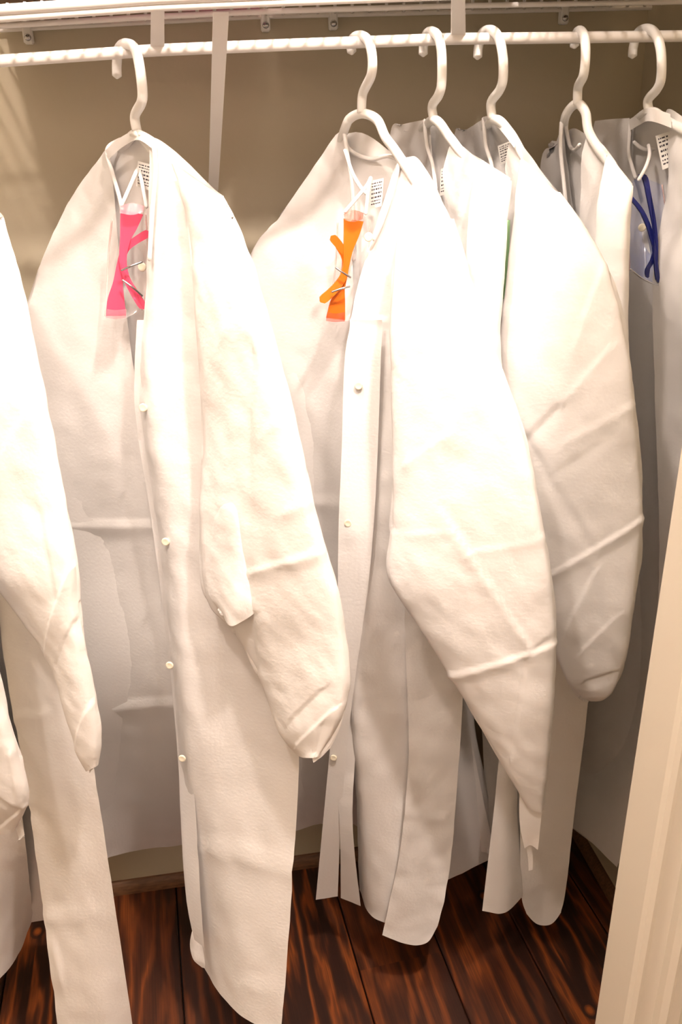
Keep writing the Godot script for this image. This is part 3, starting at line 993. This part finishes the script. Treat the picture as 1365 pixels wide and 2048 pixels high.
	# --- at the left edge
	coat("white lab coat at the left edge, one creased sleeve hanging down its front",
		[[[-190, 330, 1.08], [-180, 320, 1.06], [-165, 310, 1.04]],
		[[-260, 450, 1.13], [-190, 450, 1.1], [-110, 470, 1.03]],
		[[-300, 750, 1.14], [-190, 750, 1.1], [-50, 750, 1.0]],
		[[-310, 1000, 1.14], [-180, 1000, 1.09], [-10, 1000, .97]],
		[[-300, 1250, 1.14], [-160, 1250, 1.09], [25, 1250, .94]],
		[[-260, 1600, 1.13], [-110, 1600, 1.06], [85, 1600, .92]],
		[[-220, 1880, 0], [-60, 1870, 0], [112, 1834, 0]]],
		[[[-112, 310, .98], [-100, 295, .97], [-50, 345, .92], [-5, 430, .88]],
		[[-95, 500, .96], [-75, 500, .94], [-25, 520, .9], [30, 560, .86]],
		[[-60, 760, .95], [-40, 760, .92], [20, 760, .88], [78, 770, .845]],
		[[-25, 1000, .93], [-5, 1000, .91], [55, 1000, .87], [115, 1000, .84]],
		[[5, 1280, .91], [28, 1280, .89], [85, 1290, .86], [155, 1310, .835]],
		[[58, 1620, .875], [78, 1620, .865], [135, 1620, .84], [204, 1640, .82]],
		[[117, 2070, 0], [145, 2080, 0], [215, 2085, 0], [266, 2052, 0]]],
		[[-260, 450, 1.135], [-170, 320, 1.06], [-110, 300, 1.0], [0, 430, .882]],
		[[-60, 370, .91, 2, 435, .86, .006],
		[-60, 520, .88, 38, 560, .83, .02],
		[-62, 760, .86, 80, 770, .80, .028],
		[-60, 980, .845, 124, 985, .785, .03],
		[-25, 1120, .83, 150, 1130, .77, .03],
		[40, 1215, .82, 156, 1215, .765, .026],
		[104, 1310, .80, 168, 1300, .762, .022],
		[140, 1420, .785, 187, 1400, .76, .02],
		[162, 1500, .775, 199, 1475, .758, .016],
		[176, 1540, .77, 193, 1530, .76, .006]],
		{"creases": [[85, 1832, 185, 1822, 18, .005], [110, 1900, 125, 1960, 16, .004], [0, 1440, 90, 1425, 14, .004], [60, 1620, 100, 1640, 14, -.003]],
		"sleeve_creases": [[105, 1315, 150, 1130, 12, .008], [100, 1010, 130, 1190, 16, -.005], [20, 930, 110, 760, 30, .005], [130, 1320, 160, 1240, 14, -.004], [165, 1480, 190, 1400, 12, .005]],
		"cuffs": [[[[178, 1450, .775], [200, 1455, .765]], [[172, 1500, .772], [197, 1500, .764]], [[180, 1546, .77], [192, 1530, .765]]]]})

	# --- outside the left edge, its cuff and hem corner come into view
	coat("white lab coat cut off by the left edge, only rounded cuff and hem showing",
		[[[-400, 340, 1.08], [-385, 330, 1.06], [-365, 320, 1.04]],
		[[-480, 470, 1.13], [-400, 470, 1.1], [-310, 480, 1.04]],
		[[-540, 760, 1.14], [-430, 760, 1.1], [-290, 760, 1.02]],
		[[-550, 1000, 1.14], [-420, 1000, 1.1], [-260, 1000, 1.0]],
		[[-540, 1250, 1.14], [-400, 1250, 1.1], [-220, 1250, .98]],
		[[-500, 1600, 1.13], [-350, 1600, 1.08], [-170, 1600, .97]],
		[[-450, 1930, 0], [-300, 1920, 0], [-140, 1900, 0]]],
		[[[-305, 320, .98], [-295, 308, .97], [-250, 350, .94], [-190, 440, .91]],
		[[-300, 500, .97], [-280, 500, .95], [-230, 520, .93], [-160, 560, .9]],
		[[-280, 760, .96], [-260, 760, .94], [-180, 760, .92], [-110, 770, .9]],
		[[-250, 1000, .96], [-230, 1000, .94], [-150, 1000, .92], [-70, 1000, .9]],
		[[-220, 1280, .95], [-190, 1280, .93], [-100, 1290, .92], [-20, 1310, .905]],
		[[-180, 1620, .94], [-150, 1620, .92], [-50, 1620, .905], [44, 1640, .9]],
		[[-150, 2000, 0], [-120, 2010, 0], [5, 1952, 0], [66, 1840, 0]]],
		[[-480, 470, 1.135], [-380, 330, 1.06], [-300, 315, 1.0], [-190, 440, .912]],
		[[-250, 370, .93, -188, 445, .89, .006],
		[-230, 560, .89, -140, 580, .84, .02],
		[-220, 800, .86, -90, 800, .80, .028],
		[-200, 1050, .84, -60, 1050, .78, .03],
		[-160, 1250, .82, -25, 1250, .77, .03],
		[-110, 1420, .81, 8, 1420, .765, .028],
		[-75, 1540, .80, 42, 1530, .765, .024],
		[-55, 1610, .80, 56, 1600, .77, .02],
		[-20, 1664, .80, 28, 1662, .785, .008]],
		{"sleeve_creases": [[50, 1608, 0, 1560, 12, .005], [50, 1608, 0, 1650, 12, -.005], [50, 1608, 30, 1500, 12, .004]],
		"cuffs": [[[[30, 1650, .79], [42, 1640, .785]], [[38, 1675, .79], [50, 1668, .785]], [[34, 1684, .79], [46, 1672, .785]]]]})

func build_glasses() -> void:
	glasses("safety_glasses", "clear safety glasses with bright pink temples hanging folded from a collar", "pink",
		[[[[264, 424, 1.0], [258, 450, 1.0], [250, 482, 1.0], [246, 520, 1.0], [253, 556, 1.0], [270, 588, .995], [289, 618, .99]], [46, 36, 20, 15, 13, 16, 17]],
		[[[232, 632, 1.004], [232, 600, 1.004], [236, 566, 1.004], [242, 530, 1.004], [250, 500, 1.003], [270, 482, 1.0], [300, 464, .995]], [40, 34, 20, 17, 15, 15, 18]]],
		[[[224, 440, 1.02], [240, 415, 1.005], [265, 410, 1.0], [292, 430, 1.0]], [[218, 500, 1.035], [235, 500, 1.05], [265, 500, 1.045], [296, 500, 1.015]], [[215, 560, 1.035], [232, 560, 1.05], [262, 560, 1.045], [296, 560, 1.015]], [[211, 632, 1.02], [225, 638, 1.01], [245, 638, 1.005], [285, 620, 1.01]]],
		[[[279, 334, 1.03], [272, 346, 1.01], [260, 374, 1.005], [243, 412, 1.0]], [[279, 334, 1.03], [281, 350, 1.01], [285, 370, 1.0], [293, 415, .995]]],
		[[[243, 541, .992], [262, 532, .988], [285, 524, .992]], [[245, 560, .992], [262, 572, .988], [285, 592, .992]]],
		[[[[240, 412, .996], [264, 406, .994], [288, 412, .996]], [[240, 426, .99], [264, 430, .988], [287, 424, .99]]], [[[214, 618, 1.0], [232, 620, .998], [253, 618, 1.0]], [[212, 636, 1.0], [232, 638, .998], [252, 636, 1.0]]]])
	glasses("safety_glasses", "clear safety glasses with orange temples hanging folded from a collar", "orange",
		[[[[708, 440, .98], [704, 466, .98], [697, 500, .98], [693, 530, .98], [686, 556, .98], [666, 582, .978], [641, 604, .975]], [40, 32, 19, 13, 15, 17, 19]],
		[[[672, 638, .984], [676, 606, .984], [682, 576, .984], [690, 542, .984], [691, 516, .983], [680, 492, .98], [663, 472, .978]], [38, 30, 17, 14, 14, 16, 17]]],
		[[[676, 445, 1.0], [690, 425, .99], [712, 420, .985], [740, 440, .985]], [[672, 520, 1.01], [695, 520, 1.02], [722, 520, 1.01], [738, 520, .985]], [[668, 560, 1.01], [690, 560, 1.02], [712, 560, 1.01], [728, 560, .985]], [[655, 635, 1.0], [672, 642, .99], [690, 642, .985], [716, 640, .985]]],
		[[[742, 356, 1.0], [735, 370, .99], [715, 395, .985], [690, 424, .982]], [[742, 356, 1.0], [738, 374, .985], [735, 400, .98], [732, 428, .978]], [[690, 300, 1.02], [705, 345, 1.01], [722, 375, .99], [735, 388, .985]]],
		[[[672, 535, .972], [686, 545, .97], [702, 555, .972]], [[664, 584, .972], [684, 577, .97], [700, 573, .972]]],
		[[[[688, 428, .977], [708, 420, .975], [728, 426, .977]], [[690, 440, .972], [708, 444, .97], [726, 438, .972]]], [[[655, 624, .98], [672, 627, .978], [690, 624, .98]], [[652, 642, .98], [672, 644, .978], [690, 643, .98]]]])
	glasses("safety_glasses", "clear safety glasses with thin dark blue temples beside the rightmost tag", "blue",
		[[[[1280, 352, 1.0], [1292, 356, .995], [1300, 395, .99], [1309, 440, .988], [1314, 485, .988], [1313, 520, .988], [1318, 566, .99]], [7, 10, 9, 8, 7, 7, 9]],
		[[[1264, 396, .995], [1285, 422, .993], [1301, 458, .992], [1311, 500, .992], [1306, 522, .992], [1296, 541, .992], [1297, 556, .992]], [8, 8, 8, 7, 7, 7, 7]]],
		[[[1262, 365, 1.03], [1285, 356, 1.03], [1325, 370, 1.01]], [[1258, 460, 1.04], [1290, 460, 1.045], [1335, 460, 1.01]], [[1260, 540, 1.02], [1290, 560, 1.02], [1320, 570, 1.0]]],
		[[[1298, 290, 1.02], [1300, 310, 1.01], [1292, 335, .995], [1278, 360, .99]]],
		[[[1262, 538, .985], [1280, 553, .982], [1300, 564, .985], [1318, 570, .988]]],
		[])
	glasses("safety_glasses", "pale green glasses glimpsed in the dark slit between two coats", "green",
		[[[[1012, 440, .935], [1011, 480, .935], [1009, 520, .935], [1006, 560, .935], [1002, 600, .935]], [18, 18, 18, 18, 18]],
		[[[985, 620, .938], [992, 580, .938], [998, 530, .938], [1002, 480, .938], [1004, 450, .938]], [24, 20, 14, 14, 14]]],
		[], [[[1004, 400, .945], [1006, 420, .94], [1008, 445, .937]]], [], [])
